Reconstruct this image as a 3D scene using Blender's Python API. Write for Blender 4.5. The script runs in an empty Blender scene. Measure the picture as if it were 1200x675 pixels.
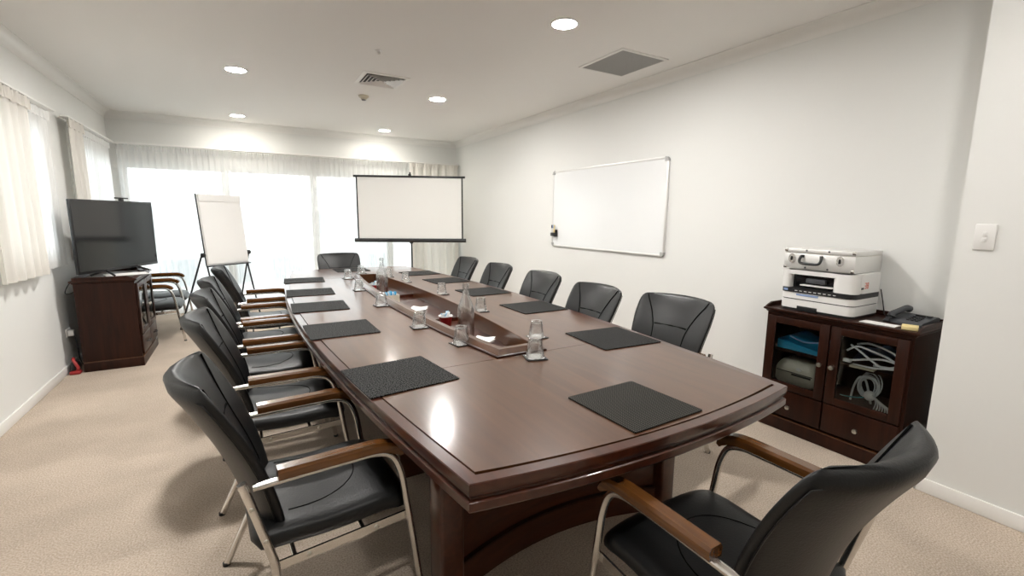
import bpy, bmesh, math, random
from mathutils import Vector, Matrix
random.seed(7)
PI = math.pi
SC = bpy.context.scene
COL = SC.collection

# ------------------------------------------------------------------ camera
F_PX, YAW, PITCH, ROLL, CAM_H = 539.11, 0.5282, -0.1545, 0.008646, 1.41
fwd = Vector((math.sin(YAW)*math.cos(PITCH), math.cos(YAW)*math.cos(PITCH), math.sin(PITCH)))
rgt0 = Vector((math.cos(YAW), -math.sin(YAW), 0)); up0 = rgt0.cross(fwd)
rgt = math.cos(ROLL)*rgt0 + math.sin(ROLL)*up0; upv = rgt.cross(fwd)
cd = bpy.data.cameras.new('camera'); cam = bpy.data.objects.new('camera', cd); COL.objects.link(cam)
cd.sensor_width = 36; cd.lens = 36*F_PX/1200; cd.clip_start = 0.05; cd.clip_end = 200
cam.matrix_world = Matrix(((rgt.x, upv.x, -fwd.x, 0), (rgt.y, upv.y, -fwd.y, 0), (rgt.z, upv.z, -fwd.z, CAM_H), (0, 0, 0, 1)))
SC.camera = cam

# ------------------------------------------------------------------ world, exposure
SKY = 2.1
LAMP = 240.0
SC.view_settings.view_transform = 'Standard'; SC.view_settings.look = 'None'
SC.view_settings.exposure = 1.38
SC.cycles.caustics_reflective = False; SC.cycles.caustics_refractive = False; SC.cycles.transparent_max_bounces = 24; SC.view_settings.gamma = 1.0; SC.view_settings.use_curve_mapping = False
w = bpy.data.worlds.new('world'); SC.world = w; w.use_nodes = True
bg = w.node_tree.nodes['Background']; bg.inputs[0].default_value = (0.92, 0.96, 1.0, 1); bg.inputs[1].default_value = SKY

def portal(name, loc, rot, sx, sy):          # tells the renderer where daylight enters; gives no light itself
    l = bpy.data.lights.new(name, 'AREA'); l.shape = 'RECTANGLE'; l.size = sx; l.size_y = sy
    l.cycles.is_portal = True
    o = bpy.data.objects.new(name, l); o.location = loc; o.rotation_euler = rot; COL.objects.link(o)
portal('daylight_portal_back', (1.0, 8.12, 1.02), (-PI/2, 0, 0), 4.6, 2.04)
portal('daylight_portal_left', (-1.62, 4.82, 1.55), (0, -PI/2, 0), 1.1, 1.2)
portal('daylight_portal_left_far', (-1.62, 7.05, 1.55), (0, -PI/2, 0), 1.1, 1.46)

# ------------------------------------------------------------------ materials
def newmat(name):
    m = bpy.data.materials.new(name); m.use_nodes = True
    nt = m.node_tree; return m, nt, nt.nodes, nt.links, nt.nodes['Principled BSDF']
def plain(name, col, rough=.5, metal=0, coat=0, bump=0, bscale=200, spec=.5, trans=0):
    m, nt, N, L, p = newmat(name)
    p.inputs['Base Color'].default_value = (*col, 1); p.inputs['Roughness'].default_value = rough
    p.inputs['Metallic'].default_value = metal; p.inputs['Coat Weight'].default_value = coat
    p.inputs['Coat Roughness'].default_value = .08; p.inputs['Specular IOR Level'].default_value = spec
    p.inputs['Transmission Weight'].default_value = trans
    if bump:
        tc = N.new('ShaderNodeTexCoord'); n = N.new('ShaderNodeTexNoise'); n.inputs['Scale'].default_value = bscale
        n.inputs['Detail'].default_value = 4
        b = N.new('ShaderNodeBump'); b.inputs['Strength'].default_value = bump; b.inputs['Distance'].default_value = .003
        L.new(tc.outputs['Object'], n.inputs['Vector']); L.new(n.outputs['Fac'], b.inputs['Height']); L.new(b.outputs['Normal'], p.inputs['Normal'])
    return m
def ramp2(N, c0, c1, p0=.3, p1=.7):
    r = N.new('ShaderNodeValToRGB'); e = r.color_ramp.elements
    e[0].position = p0; e[1].position = p1; e[0].color = (*c0, 1); e[1].color = (*c1, 1); return r
def wood(name, c0, c1, rough, axis=1, coat=.3, scale=14, coatr=.1, spec=.4):
    m, nt, N, L, p = newmat(name); p.inputs['Specular IOR Level'].default_value = spec
    tc = N.new('ShaderNodeTexCoord'); mp = N.new('ShaderNodeMapping'); s = [scale]*3; s[axis] = scale*.07
    mp.inputs['Scale'].default_value = s
    n = N.new('ShaderNodeTexNoise'); n.inputs['Scale'].default_value = 2.2; n.inputs['Detail'].default_value = 7; n.inputs['Distortion'].default_value = .6
    r = ramp2(N, c0, c1)
    L.new(tc.outputs['Object'], mp.inputs[0]); L.new(mp.outputs[0], n.inputs['Vector']); L.new(n.outputs['Fac'], r.inputs[0]); L.new(r.outputs[0], p.inputs['Base Color'])
    p.inputs['Roughness'].default_value = rough; p.inputs['Coat Weight'].default_value = coat; p.inputs['Coat Roughness'].default_value = coatr
    return m
def carpet():
    m, nt, N, L, p = newmat('carpet')
    tc = N.new('ShaderNodeTexCoord')
    n = N.new('ShaderNodeTexNoise'); n.inputs['Scale'].default_value = 150; n.inputs['Detail'].default_value = 5
    n2 = N.new('ShaderNodeTexNoise'); n2.inputs['Scale'].default_value = 3; n2.inputs['Detail'].default_value = 3
    a = ramp2(N, (.42, .34, .268), (.66, .562, .465), .35, .65)
    b = ramp2(N, (.86, .86, .86), (1, 1, 1), .35, .7)
    mx = N.new('ShaderNodeMix'); mx.data_type = 'RGBA'; mx.blend_type = 'MULTIPLY'; mx.inputs[0].default_value = 1
    for q in (n, n2): L.new(tc.outputs['Object'], q.inputs['Vector'])
    L.new(n.outputs['Fac'], a.inputs[0]); L.new(n2.outputs['Fac'], b.inputs[0])
    L.new(a.outputs[0], mx.inputs[6]); L.new(b.outputs[0], mx.inputs[7]); L.new(mx.outputs[2], p.inputs['Base Color'])
    bp = N.new('ShaderNodeBump'); bp.inputs['Strength'].default_value = .35; bp.inputs['Distance'].default_value = .006
    L.new(n.outputs['Fac'], bp.inputs['Height']); L.new(bp.outputs[0], p.inputs['Normal'])
    p.inputs['Roughness'].default_value = .95; p.inputs['Specular IOR Level'].default_value = .1
    return m
def mat_woven(name, kind):
    m, nt, N, L, p = newmat(name); tc = N.new('ShaderNodeTexCoord')
    if kind == 'pebble':
        v = N.new('ShaderNodeTexVoronoi'); v.voronoi_dimensions = '2D'; v.inputs['Scale'].default_value = 150
        out = v.outputs['Distance']; r = ramp2(N, (.085, .085, .083), (.003, .003, .003), .10, .42)
    else:
        v = N.new('ShaderNodeTexVoronoi'); v.voronoi_dimensions = '2D'; v.inputs['Scale'].default_value = 140; v.inputs['Randomness'].default_value = 0
        out = v.outputs['Distance']; r = ramp2(N, (.13, .122, .105), (.003, .003, .003), .08, .40)
    L.new(tc.outputs['Object'], v.inputs['Vector']); L.new(out, r.inputs[0]); L.new(r.outputs[0], p.inputs['Base Color'])
    b = N.new('ShaderNodeBump'); b.inputs['Strength'].default_value = .8; b.inputs['Distance'].default_value = .002; b.invert = True
    L.new(out, b.inputs['Height']); L.new(b.outputs[0], p.inputs['Normal']); p.inputs['Roughness'].default_value = .7; p.inputs['Specular IOR Level'].default_value = .1
    return m
def sheer(name, col, transp, back=.5):
    m, nt, N, L, p = newmat(name); N.remove(p); out = N['Material Output']
    d = N.new('ShaderNodeBsdfDiffuse'); d.inputs[0].default_value = (*col, 1)
    t = N.new('ShaderNodeBsdfTranslucent'); t.inputs[0].default_value = (*col, 1)
    tr = N.new('ShaderNodeBsdfTransparent')
    m1 = N.new('ShaderNodeMixShader'); m1.inputs[0].default_value = back; L.new(d.outputs[0], m1.inputs[1]); L.new(t.outputs[0], m1.inputs[2])
    m2 = N.new('ShaderNodeMixShader'); m2.inputs[0].default_value = transp; L.new(m1.outputs[0], m2.inputs[1]); L.new(tr.outputs[0], m2.inputs[2])
    L.new(m2.outputs[0], out.inputs[0]); return m
def pane(name):
    m, nt, N, L, p = newmat(name); N.remove(p); out = N['Material Output']
    g = N.new('ShaderNodeBsdfGlossy'); g.inputs['Roughness'].default_value = .02
    tr = N.new('ShaderNodeBsdfTransparent'); tr.inputs[0].default_value = (.96, .98, .97, 1)
    f = N.new('ShaderNodeFresnel'); f.inputs[0].default_value = 1.5
    mx = N.new('ShaderNodeMixShader'); L.new(f.outputs[0], mx.inputs[0]); L.new(tr.outputs[0], mx.inputs[1]); L.new(g.outputs[0], mx.inputs[2])
    L.new(mx.outputs[0], out.inputs[0]); return m
def clear(name, tint, ior):
    # clear glass: part straight-through with surface reflections, part bent by the wall of the glass
    m, nt, N, L, p = newmat(name); N.remove(p); out = N['Material Output']
    g = N.new('ShaderNodeBsdfGlossy'); g.inputs['Roughness'].default_value = .02
    tr = N.new('ShaderNodeBsdfTransparent'); tr.inputs[0].default_value = (*tint, 1)
    gl_ = N.new('ShaderNodeBsdfGlass'); gl_.inputs['IOR'].default_value = 1.45; gl_.inputs['Color'].default_value = (*tint, 1)
    lw = N.new('ShaderNodeLayerWeight'); pw_ = N.new('ShaderNodeMath'); pw_.operation = 'POWER'; pw_.inputs[1].default_value = 1.7
    f = N.new('ShaderNodeMath'); f.operation = 'MULTIPLY_ADD'; f.inputs[1].default_value = ior; f.inputs[2].default_value = .045
    L.new(lw.outputs['Facing'], pw_.inputs[0]); L.new(pw_.outputs[0], f.inputs[0])
    mx = N.new('ShaderNodeMixShader'); L.new(f.outputs[0], mx.inputs[0]); L.new(tr.outputs[0], mx.inputs[1]); L.new(g.outputs[0], mx.inputs[2])
    m2 = N.new('ShaderNodeMixShader'); m2.inputs[0].default_value = .15; L.new(mx.outputs[0], m2.inputs[1]); L.new(gl_.outputs[0], m2.inputs[2])
    L.new(m2.outputs[0], out.inputs[0]); return m
def glass(name, col=(1, 1, 1), ior=1.45, rough=0):
    m = plain(name, col, rough, trans=1); m.node_tree.nodes['Principled BSDF'].inputs['IOR'].default_value = ior; return m
def emit(name, col, s):
    m, nt, N, L, p = newmat(name); p.inputs['Emission Color'].default_value = (*col, 1); p.inputs['Emission Strength'].default_value = s; return m

M = {}
M['wall'] = plain('wall_paint', (.79, .79, .765), .6, bump=.05, bscale=300, spec=.3)
M['ceil'] = plain('ceiling_paint', (.88, .87, .845), .7, spec=.2)
M['trim'] = plain('white_gloss_trim', (.84, .83, .80), .35)
M['carpet'] = carpet()
M['wood'] = wood('mahogany', (.038, .0080, .0030), (.068, .0170, .0066), .28, axis=1, coat=.6, coatr=.05, spec=.3)
M['woodx'] = wood('mahogany_cross', (.038, .0080, .0030), (.068, .0170, .0066), .28, axis=0, coat=.6, coatr=.05, spec=.3)
M['top'] = wood('mahogany_table_top', (.054, .0185, .0055), (.090, .0335, .0105), .36, axis=1, coat=.62, coatr=.15, spec=.3, scale=8)
M['cab'] = wood('dark_cabinet_wood', (.015, .0038, .0016), (.034, .0092, .0038), .38, axis=2, coat=.06, spec=.22)
M['inside'] = plain('cabinet_interior', (.018, .010, .008), .6)
M['arm'] = wood('walnut_armrest', (.072, .0245, .0045), (.150, .057, .012), .27, axis=1, coat=.5, scale=20)
M['leather'] = plain('black_leather', (.005, .0053, .0056), .39, bump=.2, bscale=160, spec=.40)
M['seam'] = plain('leather_seam', (.002, .002, .002), .8, spec=.05)
M['chrome'] = plain('satin_chrome', (.74, .72, .69), .22, metal=1)
M['steel'] = plain('brushed_metal', (.70, .68, .62), .32, metal=1)
M['alu'] = plain('case_aluminium', (.80, .79, .77), .38, metal=.55, bump=.1, bscale=80)
M['black'] = plain('black_plastic', (.012, .012, .013), .4)
M['blackgloss'] = plain('black_gloss', (.006, .006, .007), .08)
M['screen'] = plain('display_glass', (.006, .007, .008), .09, spec=.8)
M['grey'] = plain('dark_grey_plastic', (.055, .058, .065), .45)
M['white'] = plain('white_plastic', (.80, .79, .77), .4)
M['paper'] = plain('paper', (.82, .81, .79), .85)
M['fabric'] = plain('screen_fabric', (.84, .83, .80), .8)
M['board'] = plain('whiteboard_enamel', (.84, .85, .85), .12)
M['grill'] = plain('grille_grey', (.42, .42, .41), .6)
M['beige'] = plain('beige_plastic', (.66, .62, .52), .4)
M['cream'] = plain('cream_plastic', (.62, .57, .46), .5)
M['pebble'] = mat_woven('pebbled_placemat', 'pebble')
M['grid'] = mat_woven('grid_placemat', 'grid')
M['sheer'] = sheer('sheer_voile', (.95, .95, .94), .32)
M['drape'] = sheer('cream_drape', (.84, .81, .755), .0, .25)
M['pane'] = pane('window_pane')
M['glass'] = clear('clear_glass', (.995, .998, .998), .95)
M['water'] = clear('water', (.985, .99, .995), .4)
M['red'] = plain('red_paper_cup', (.36, .012, .014), .35)
M['blue'] = plain('blue_folder', (.015, .30, .55), .5)
M['bluepale'] = plain('pale_blue_sachet', (.25, .48, .66), .5)
M['bluegrey'] = plain('blue_grey_cloth', (.25, .34, .55), .8)
M['cable'] = plain('white_cable', (.86, .86, .88), .45)
M['cablegrey'] = plain('grey_cable', (.66, .68, .70), .5)
M['teal'] = plain('teal_cable', (.02, .25, .30), .5)
M['yellow'] = plain('yellow_note', (.80, .66, .32), .8)
M['redmark'] = plain('red_ink', (.75, .16, .10), .6)
M['redplastic'] = plain('red_plastic', (.35, .03, .03), .4)
M['coast'] = plain('black_coaster', (.012, .012, .012), .5)
M['lampmid'] = emit('near_downlight_diffuser', (1.0, .975, .94), LAMP*.5)
M['lampdim'] = emit('dim_downlight_diffuser', (1.0, .955, .88), LAMP*.32)
M['lamp'] = emit('downlight_diffuser', (1.0, .975, .94), LAMP)
M['render'] = plain('building_render', (.72, .72, .72), .8)
M['concrete'] = plain('balcony_concrete', (.70, .69, .67), .85)
M['winglass'] = plain('dark_window_glass', (.28, .30, .33), .1)

# ------------------------------------------------------------------ mesh helpers
class MB:
    def __init__(s): s.bm = bmesh.new()
    def box(s, x0, x1, y0, y1, z0, z1, bev=0, seg=2, mat=None):
        r = bmesh.ops.create_cube(s.bm, size=1)['verts']
        for v in r:
            v.co = Vector(((x0+x1)/2+v.co.x*(x1-x0), (y0+y1)/2+v.co.y*(y1-y0), (z0+z1)/2+v.co.z*(z1-z0)))
        vs = set(r)
        if bev:
            ed = list({e for v in r for e in v.link_edges})
            o = bmesh.ops.bevel(s.bm, geom=ed, offset=bev, segments=seg, profile=.5, affect='EDGES')
            vs = set(v for v in o['verts']) | {v for v in r if v.is_valid}
        if mat is not None:
            for v in vs:
                if v.is_valid: v.co = mat @ v.co
        return s
    def ringstrip(s, rings, closed=True, cap0=True, cap1=True):
        R = [[s.bm.verts.new(p) for p in r] for r in rings]
        n = len(R[0])
        for a, b in zip(R, R[1:]):
            for i in range(n if closed else n-1):
                j = (i+1) % n
                try: s.bm.faces.new((a[i], a[j], b[j], b[i]))
                except ValueError: pass
        if closed and cap0: s.bm.faces.new(list(reversed(R[0])))
        if closed and cap1: s.bm.faces.new(R[-1])
        return s
    def tube(s, path, r, seg=10, closed=False):
        P = [Vector(p) for p in path]; n = len(P)
        rr = r if isinstance(r, (list, tuple)) else [r]*n
        T = []
        for i in range(n):
            a = P[(i-1) % n] if (closed or i > 0) else P[i]; b = P[(i+1) % n] if (closed or i < n-1) else P[i]
            T.append((b-a).normalized())
        u = Vector((0, 0, 1)) if abs(T[0].z) < .9 else Vector((1, 0, 0))
        u = (u-T[0]*u.dot(T[0])).normalized(); rings = []
        for i in range(n):
            u = (u-T[i]*u.dot(T[i])).normalized(); v = T[i].cross(u)
            rings.append([P[i]+rr[i]*(math.cos(2*PI*k/seg)*u+math.sin(2*PI*k/seg)*v) for k in range(seg)])
        if closed: rings.append(rings[0])
        return s.ringstrip(rings, True, not closed, not closed)
    def lathe(s, prof, seg=20, c=(0, 0, 0), axis='z', cap=True):
        rings = []
        for r, z in prof:
            ring = []
            for k in range(seg):
                a = 2*PI*k/seg; x, y = r*math.cos(a), r*math.sin(a)
                p = (x, y, z) if axis == 'z' else ((x, -z, y) if axis == 'y' else (z, x, y))
                ring.append(Vector(c)+Vector(p))
            rings.append(ring)
        return s.ringstrip(rings, True, cap, cap)
    def sweep(s, path, sec, side=Vector((1, 0, 0))):
        P = [Vector(p) for p in path]; n = len(P); rings = []
        for i in range(n):
            t = (P[min(i+1, n-1)]-P[max(i-1, 0)]).normalized(); upn = side.cross(t).normalized()
            rings.append([P[i]+side*a+upn*b for a, b in sec])
        return s.ringstrip(rings)
    def prism(s, poly, z0, z1):
        return s.ringstrip([[Vector((x, y, z0)) for x, y in poly], [Vector((x, y, z1)) for x, y in poly]])
    def outline(s, poly, prof, closed_profile=False):
        n = len(poly); nor = []
        for i in range(n):
            p = Vector(poly[i]); a = (p-Vector(poly[i-1])).normalized(); b = (Vector(poly[(i+1) % n])-p).normalized()
            na = Vector((a.y, -a.x)); nb = Vector((b.y, -b.x)); m = (na+nb)
            m = m/max(m.dot(na), 1e-4); nor.append(m)
        rings = [[Vector((poly[i][0]+nor[i].x*o, poly[i][1]+nor[i].y*o, z)) for i in range(n)] for o, z in prof]
        if closed_profile: rings.append(rings[0])
        return s.ringstrip(rings, True, False, False)
    def grid(s, f, nu, nv):
        V = [[s.bm.verts.new(f(i/nu, j/nv)) for j in range(nv+1)] for i in range(nu+1)]
        for i in range(nu):
            for j in range(nv): s.bm.faces.new((V[i][j], V[i+1][j], V[i+1][j+1], V[i][j+1]))
        return s
    def sphere(s, c, r, seg=12, sc=(1, 1, 1)):
        o = bmesh.ops.create_uvsphere(s.bm, u_segments=seg, v_segments=seg//2+2, radius=r)['verts']
        for v in o: v.co = Vector(c)+Vector((v.co.x*sc[0], v.co.y*sc[1], v.co.z*sc[2]))
        return s
    def mesh(s, name, mat, ang=38, weld=True, subs=0):
        if weld: bmesh.ops.remove_doubles(s.bm, verts=s.bm.verts, dist=1e-5)
        bmesh.ops.recalc_face_normals(s.bm, faces=s.bm.faces)
        me = bpy.data.meshes.new(name); s.bm.to_mesh(me); s.bm.free()
        me.materials.append(mat)
        me.polygons.foreach_set('use_smooth', [True]*len(me.polygons))
        me.set_sharp_from_angle(angle=math.radians(ang)); return me
    def build(s, name, mat, parent=None, loc=None, rot=None, ang=38):
        return put(s.mesh(name, mat, ang), name, parent, loc, rot)
def put(me, name, parent=None, loc=None, rot=None):
    o = bpy.data.objects.new(name, me); COL.objects.link(o)
    if parent: o.parent = parent
    if loc: o.location = loc
    if rot: o.rotation_euler = rot if isinstance(rot, tuple) else (0, 0, rot)
    return o
def tag(o, label, cat, group=None):
    o['label'] = label; o['category'] = cat
    if group: o['group'] = group
    return o
def thing(name, label, cat, loc=(0, 0, 0), rz=0, group=None):
    o = bpy.data.objects.new(name, None); o.empty_display_size = .1; COL.objects.link(o)
    o.location = loc; o.rotation_euler = rz if isinstance(rz, tuple) else (0, 0, rz)
    return tag(o, label, cat, group)
def adopt(o, parent):
    o.parent = parent; o.matrix_parent_inverse = (Matrix.Translation(parent.location) @ parent.rotation_euler.to_matrix().to_4x4()).inverted(); return o
def struct(o): o['kind'] = 'structure'; return o
def smooth_path(pts, n=6):
    P = [Vector(p) for p in pts]; out = []
    for i in range(len(P)-1):
        p0, p1, p2, p3 = P[max(i-1, 0)], P[i], P[i+1], P[min(i+2, len(P)-1)]
        for k in range(n):
            t = k/n
            out.append(.5*((2*p1)+(-p0+p2)*t+(2*p0-5*p1+4*p2-p3)*t*t+(-p0+3*p1-3*p2+p3)*t**3))
    out.append(P[-1]); return out
def rot_about(x, y, a, px, py): c, s = math.cos(a), math.sin(a); return (px+c*x-s*y, py+s*x+c*y)

# ------------------------------------------------------------------ room shell
XL, XR, YB, YF, H, XP, YP = -1.426, 3.43, 7.93, -2.6, 2.70, 3.0, 0.857
TH = .16
struct(MB().box(XL-TH, XR+TH, YF-TH, YB+TH, -.12, 0).build('floor', M['carpet']))
struct(MB().box(XL-TH, XR+TH, YF-TH, YB+TH, H, H+.12).build('ceiling', M['ceil']))
W1 = (4.25, 5.42, 1.02, 2.12); W2 = (6.32, 7.78, 1.02, 2.12)
b = MB()
b.box(XL-TH, XL, YF-TH, W1[0], 0, H).box(XL-TH, XL, W1[1], W2[0], 0, H).box(XL-TH, XL, W2[1], YB+TH, 0, H)
for w_ in (W1, W2): b.box(XL-TH, XL, w_[0], w_[1], 0, w_[2]).box(XL-TH, XL, w_[0], w_[1], w_[3], H)
struct(b.build('wall_left', M['wall']))
DX0, DX1, DZ = -1.32, 3.36, 2.06
struct(MB().box(XL, DX0, YB, YB+TH, 0, H).box(DX1, XR, YB, YB+TH, 0, H).box(DX0, DX1, YB, YB+TH, DZ, H).build('wall_back', M['wall']))
struct(MB().box(XR, XR+TH, YF-TH, YB+TH, 0, H).build('wall_right', M['wall']))
struct(MB().box(XP, XR, YF, YP, 0, H).build('wall_right_pier', M['wall']))
struct(MB().box(XL, XR, YF-TH, YF, 0, H).build('wall_front', M['wall']))
# skirtings
SK = .075
def skirt(name, x0, x1, y0, y1): struct(MB().box(x0, x1, y0, y1, 0, SK, .004).build(name, M['trim']))
skirt('baseboard_left', XL, XL+.014, YF, YB)
skirt('baseboard_right', XR-.014, XR, YP, YB)
skirt('baseboard_pier', XP-.014, XP, YF, YP+.014)
skirt('baseboard_pier_return', XP-.014, XR, YP, YP+.014)
skirt('baseboard_front', XL, XP, YF, YF+.014)
# coved cornice: profile swept along each wall
cs = []
for k in range(9):
    a = k/8*PI/2; cs.append((.075*(1-math.sin(a)), .075*(1-math.cos(a))))   # (out from wall, down from ceiling)
cove = [(0.0, 0.0)] + [(0.085, 0.0), (.085, .006)] + [(x+.004, y+.006) for x, y in cs] + [(.004, .087), (0, .087)]
def cornice(name, p0, p1, nrm):
    rings = [[Vector((p[0]+nrm[0]*o, p[1]+nrm[1]*o, H-d)) for o, d in cove] for p in (p0, p1)]
    struct(MB().ringstrip(rings).build(name, M['trim'], ang=25))
cornice('trim_1', (XL, YF), (XL, YB), (1, 0)); cornice('trim_2', (XL, YB), (XR, YB), (0, -1)); cornice('trim_3', (XR, YB), (XR, YP), (-1, 0))
cornice('trim_4', (XP, YP), (XP, YF), (-1, 0)); cornice('trim_5', (XP, YP), (XR, YP), (0, 1))
# left windows
def side_window(n, w_):
    y0, y1, z0, z1 = w_; f = .05; X0, X1 = XL-TH+.03, XL-TH+.08
    root = struct(MB().box(X0, X1, y0, y0+f, z0, z1).box(X0, X1, y1-f, y1, z0, z1).box(X0, X1, y0+f, y1-f, z0, z0+f).box(X0, X1, y0+f, y1-f, z1-f, z1).box(X0, X1, (y0+y1)/2-.025, (y0+y1)/2+.025, z0+f, z1-f).build('window_%d' % n, M['trim']))
    MB().box(X0+.02, X0+.026, y0+f, y1-f, z0+f, z1-f).build('glass_pane', M['pane'], root)
    MB().box(XL-TH+.08, XL+.02, y0, y1, z0-.022, z0, .004).build('sill', M['trim'], root)
side_window(1, W1); side_window(2, W2)
# sliding glass doors along the back wall
f = .055; Y0, Y1 = YB+.05, YB+.10
b = MB().box(DX0, DX1, Y0, Y1, DZ-f, DZ).box(DX0, DX1, Y0, Y1, 0, .05)
for x in (DX0, DX1-f): b.box(x, x+f, Y0, Y1, .05, DZ-f)
root = struct(b.build('window_3', M['trim']))
for x in (-.21, .97, 2.15): MB().box(x, x+.10, Y0-.005, Y1+.005, .05, DZ-f).build('door_stile', M['trim'], root)
xs = [DX0+f, -.21, -.11, .97, 1.07, 2.15, 2.25, DX1-f]
for i in range(0, 8, 2): MB().box(xs[i], xs[i+1], Y0+.02, Y0+.026, .05, DZ-f).build('glass_pane', M['pane'], root)
# outside: balcony, railing, far building, ground
struct(MB().box(XL-.6, XR+.6, YB+TH, YB+1.9, -.14, -.02).build('balcony_floor', M['concrete']))
rail = thing('balcony_railing', 'pale balcony railing seen faintly through the sheer curtains', 'railing', (0, YB+1.8, -.02))
MB().box(XL-.6, XR+.6, -.02, .03, 1.0, 1.05, .008).build('top_rail', M['white'], rail)
for i in range(5): MB().box(XL-.5+i*1.45, XL-.46+i*1.45, -.01, .02, 0, 1.0).build('post', M['white'], rail)
for i in range(4): MB().box(XL-.45+i*1.45, XL+.93+i*1.45, 0, .008, .1, .98).build('glass_panel', M['pane'], rail)
struct(MB().box(-60, 60, YB+2.2, 90, -4.2, -4.0).build('ground_outside', M['concrete']))
bl = thing('apartment_building', 'pale flat-roofed building across the street behind the sheer curtains', 'building', (1.5, 34, -4))
MB().box(-7, 9, 0, 8, 0, 6.6).build('wall', M['render'], bl)
MB().box(-7.3, 9.3, -.4, 8.3, 6.6, 7.0).build('roof', M['render'], bl)
for i in range(5):
    for z in (1.0, 4.0): MB().box(-6+i*3, -4+i*3, -.05, .02, z, z+1.7).build('window', M['winglass'], bl)

# ------------------------------------------------------------------ boardroom table
TCX, TCY, THL = 1.127, 3.42, 2.47       # centre and half length to the corners
TZ = .76
def thw(y): t = (y-TCY)/THL; return .875-.185*t*t
def bow(s): return .062*(1-s*s)
def table_poly(ins=0, y0=None, y1=None):
    pts = []; n = 24
    ya = TCY-THL; yb = TCY+THL
    for k in range(n+1):
        y = ya+(yb-ya)*k/n; pts.append((TCX+thw(y), y))
    for k in range(1, 32):
        s = 1-2*k/32; pts.append((TCX+s*thw(yb), yb+bow(s)))
    for k in range(n+1):
        y = yb-(yb-ya)*k/n; pts.append((TCX-thw(y), y))
    for k in range(1, 32):
        s = -1+2*k/32; pts.append((TCX+s*thw(ya), ya-bow(s)))
    return pts
tab = thing('boardroom_table', 'long boat-shaped mahogany boardroom table in the middle of the carpet', 'table', (0, 0, 0))
edge_prof = [(-.07, .676), (-.07, .742), (-.038, .742), (-.038, .758), (-.0025, .758), (0, .7555), (0, .737), (-.001, .726), (-.005, .719), (-.010, .714), (-.010, .709), (-.003, .707), (0, .704), (0, .699), (0, .683), (-.003, .678), (-.008, .676)]
MB().outline(table_poly(), edge_prof, True).build('edge_moulding', M['wood'], tab, ang=30)
# field panels, split at the two cross seams and around the sunken tray
RCX, RY0, RY1, RCY = 1.112, 1.80, 5.00, 3.40
def rhw(y): t = (y-RCY)/1.6; return .235-.097*t*t
IN = .0425
def fx(y, s):       # field edge
    t = (y-TCY)/THL; return TCX+s*(thw(y)-IN)
def slab(name, rows):      # rows: list of (left pts..., right pts...) -> top surface with sides
    bm = MB(); n = len(rows[0])
    top = [[Vector((x, y, TZ)) for x, y in r] for r in rows]
    poly = [p for p in rows[0]] + [r[-1] for r in rows[1:]] + [p for p in reversed(rows[-1][:-1])] + [r[0] for r in reversed(rows[1:-1])]
    V = [[bm.bm.verts.new(p) for p in r] for r in top]
    for a, c in zip(V, V[1:]):
        for i in range(n-1): bm.bm.faces.new((a[i], a[i+1], c[i+1], c[i]))
    R1 = [Vector((x, y, TZ)) for x, y in poly]; R0 = [Vector((x, y, TZ-.017)) for x, y in poly]
    bm.ringstrip([R0, R1], True, True, False)
    return bm.build(name, M['top'], tab, ang=20)
ya, yb = TCY-THL+IN, TCY+THL-IN; g = .0012
slab('top_panel', [[(TCX+s*(thw(ya)-IN), (ya-bow(s))*(1-q)+(RY0-g)*q) for s in [i/10-1 for i in range(21)]] if q == 0 else
                   [(fx((ya)*(1-q)+(RY0-g)*q, s) if abs(s) == 1 else TCX+s*(thw(ya*(1-q)+(RY0-g)*q)-IN), (ya-bow(s))*(1-q)+(RY0-g)*q) for s in [i/10-1 for i in range(21)]] for q in [k/6 for k in range(7)]])
slab('top_panel', [[(TCX+s*(thw(yb*q+(RY1+g)*(1-q))-IN), (yb+bow(s))*q+(RY1+g)*(1-q)) for s in [i/10-1 for i in range(21)]] for q in [k/6 for k in range(7)]])
ys = [RY0+g+(RY1-RY0-2*g)*k/16 for k in range(17)]
slab('top_panel', [[(TCX-thw(y)+IN, y), (RCX-rhw(y)+.02, y)] for y in ys])
slab('top_panel', [[(RCX+rhw(y)-.02, y), (TCX+thw(y)-IN, y)] for y in ys])
# soffit under the top
def inset_poly(d): 
    return [(TCX+(x-TCX)*(1-d/.9), TCY+(y-TCY)*(1-d/2.5)) for x, y in table_poly()]
MB().prism(inset_poly(.06), .680, .690).build('soffit', M['woodx'], tab)
# sunken tray: base plate, sloping rim, inner walls, floor
rp = []
for k in range(17): y = RY0+(RY1-RY0)*k/16; rp.append((RCX+rhw(y), y))
for k in range(17): y = RY1-(RY1-RY0)*k/16; rp.append((RCX-rhw(y), y))
MB().outline(rp, [(-.03, .7605), (0, .7605), (0, .768), (-.004, .7705), (-.012, .7705), (-.012, .7605)], False).build('tray_base_moulding', M['cab'], tab)
MB().outline(rp, [(-.012, .7602), (-.012, .771), (-.031, .793), (-.060, .793), (-.063, .791), (-.063, .70), (-.068, .70), (-.068, .694), (-.055, .694), (-.055, .7602)], True).build('tray_rim', M['top'], tab, ang=25)
MB().prism([(RCX+(x-RCX)*.78, RCY+(y-RCY)*.97) for x, y in rp], .6905, .697).build('tray_floor', M['wood'], tab)
for yy in (2.87, 3.93):
    hw_ = rhw(yy)-.064
    MB().box(RCX-hw_, RCX+hw_, yy-.006, yy+.006, .697, .722).build('tray_divider', M['wood'], tab)
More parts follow.
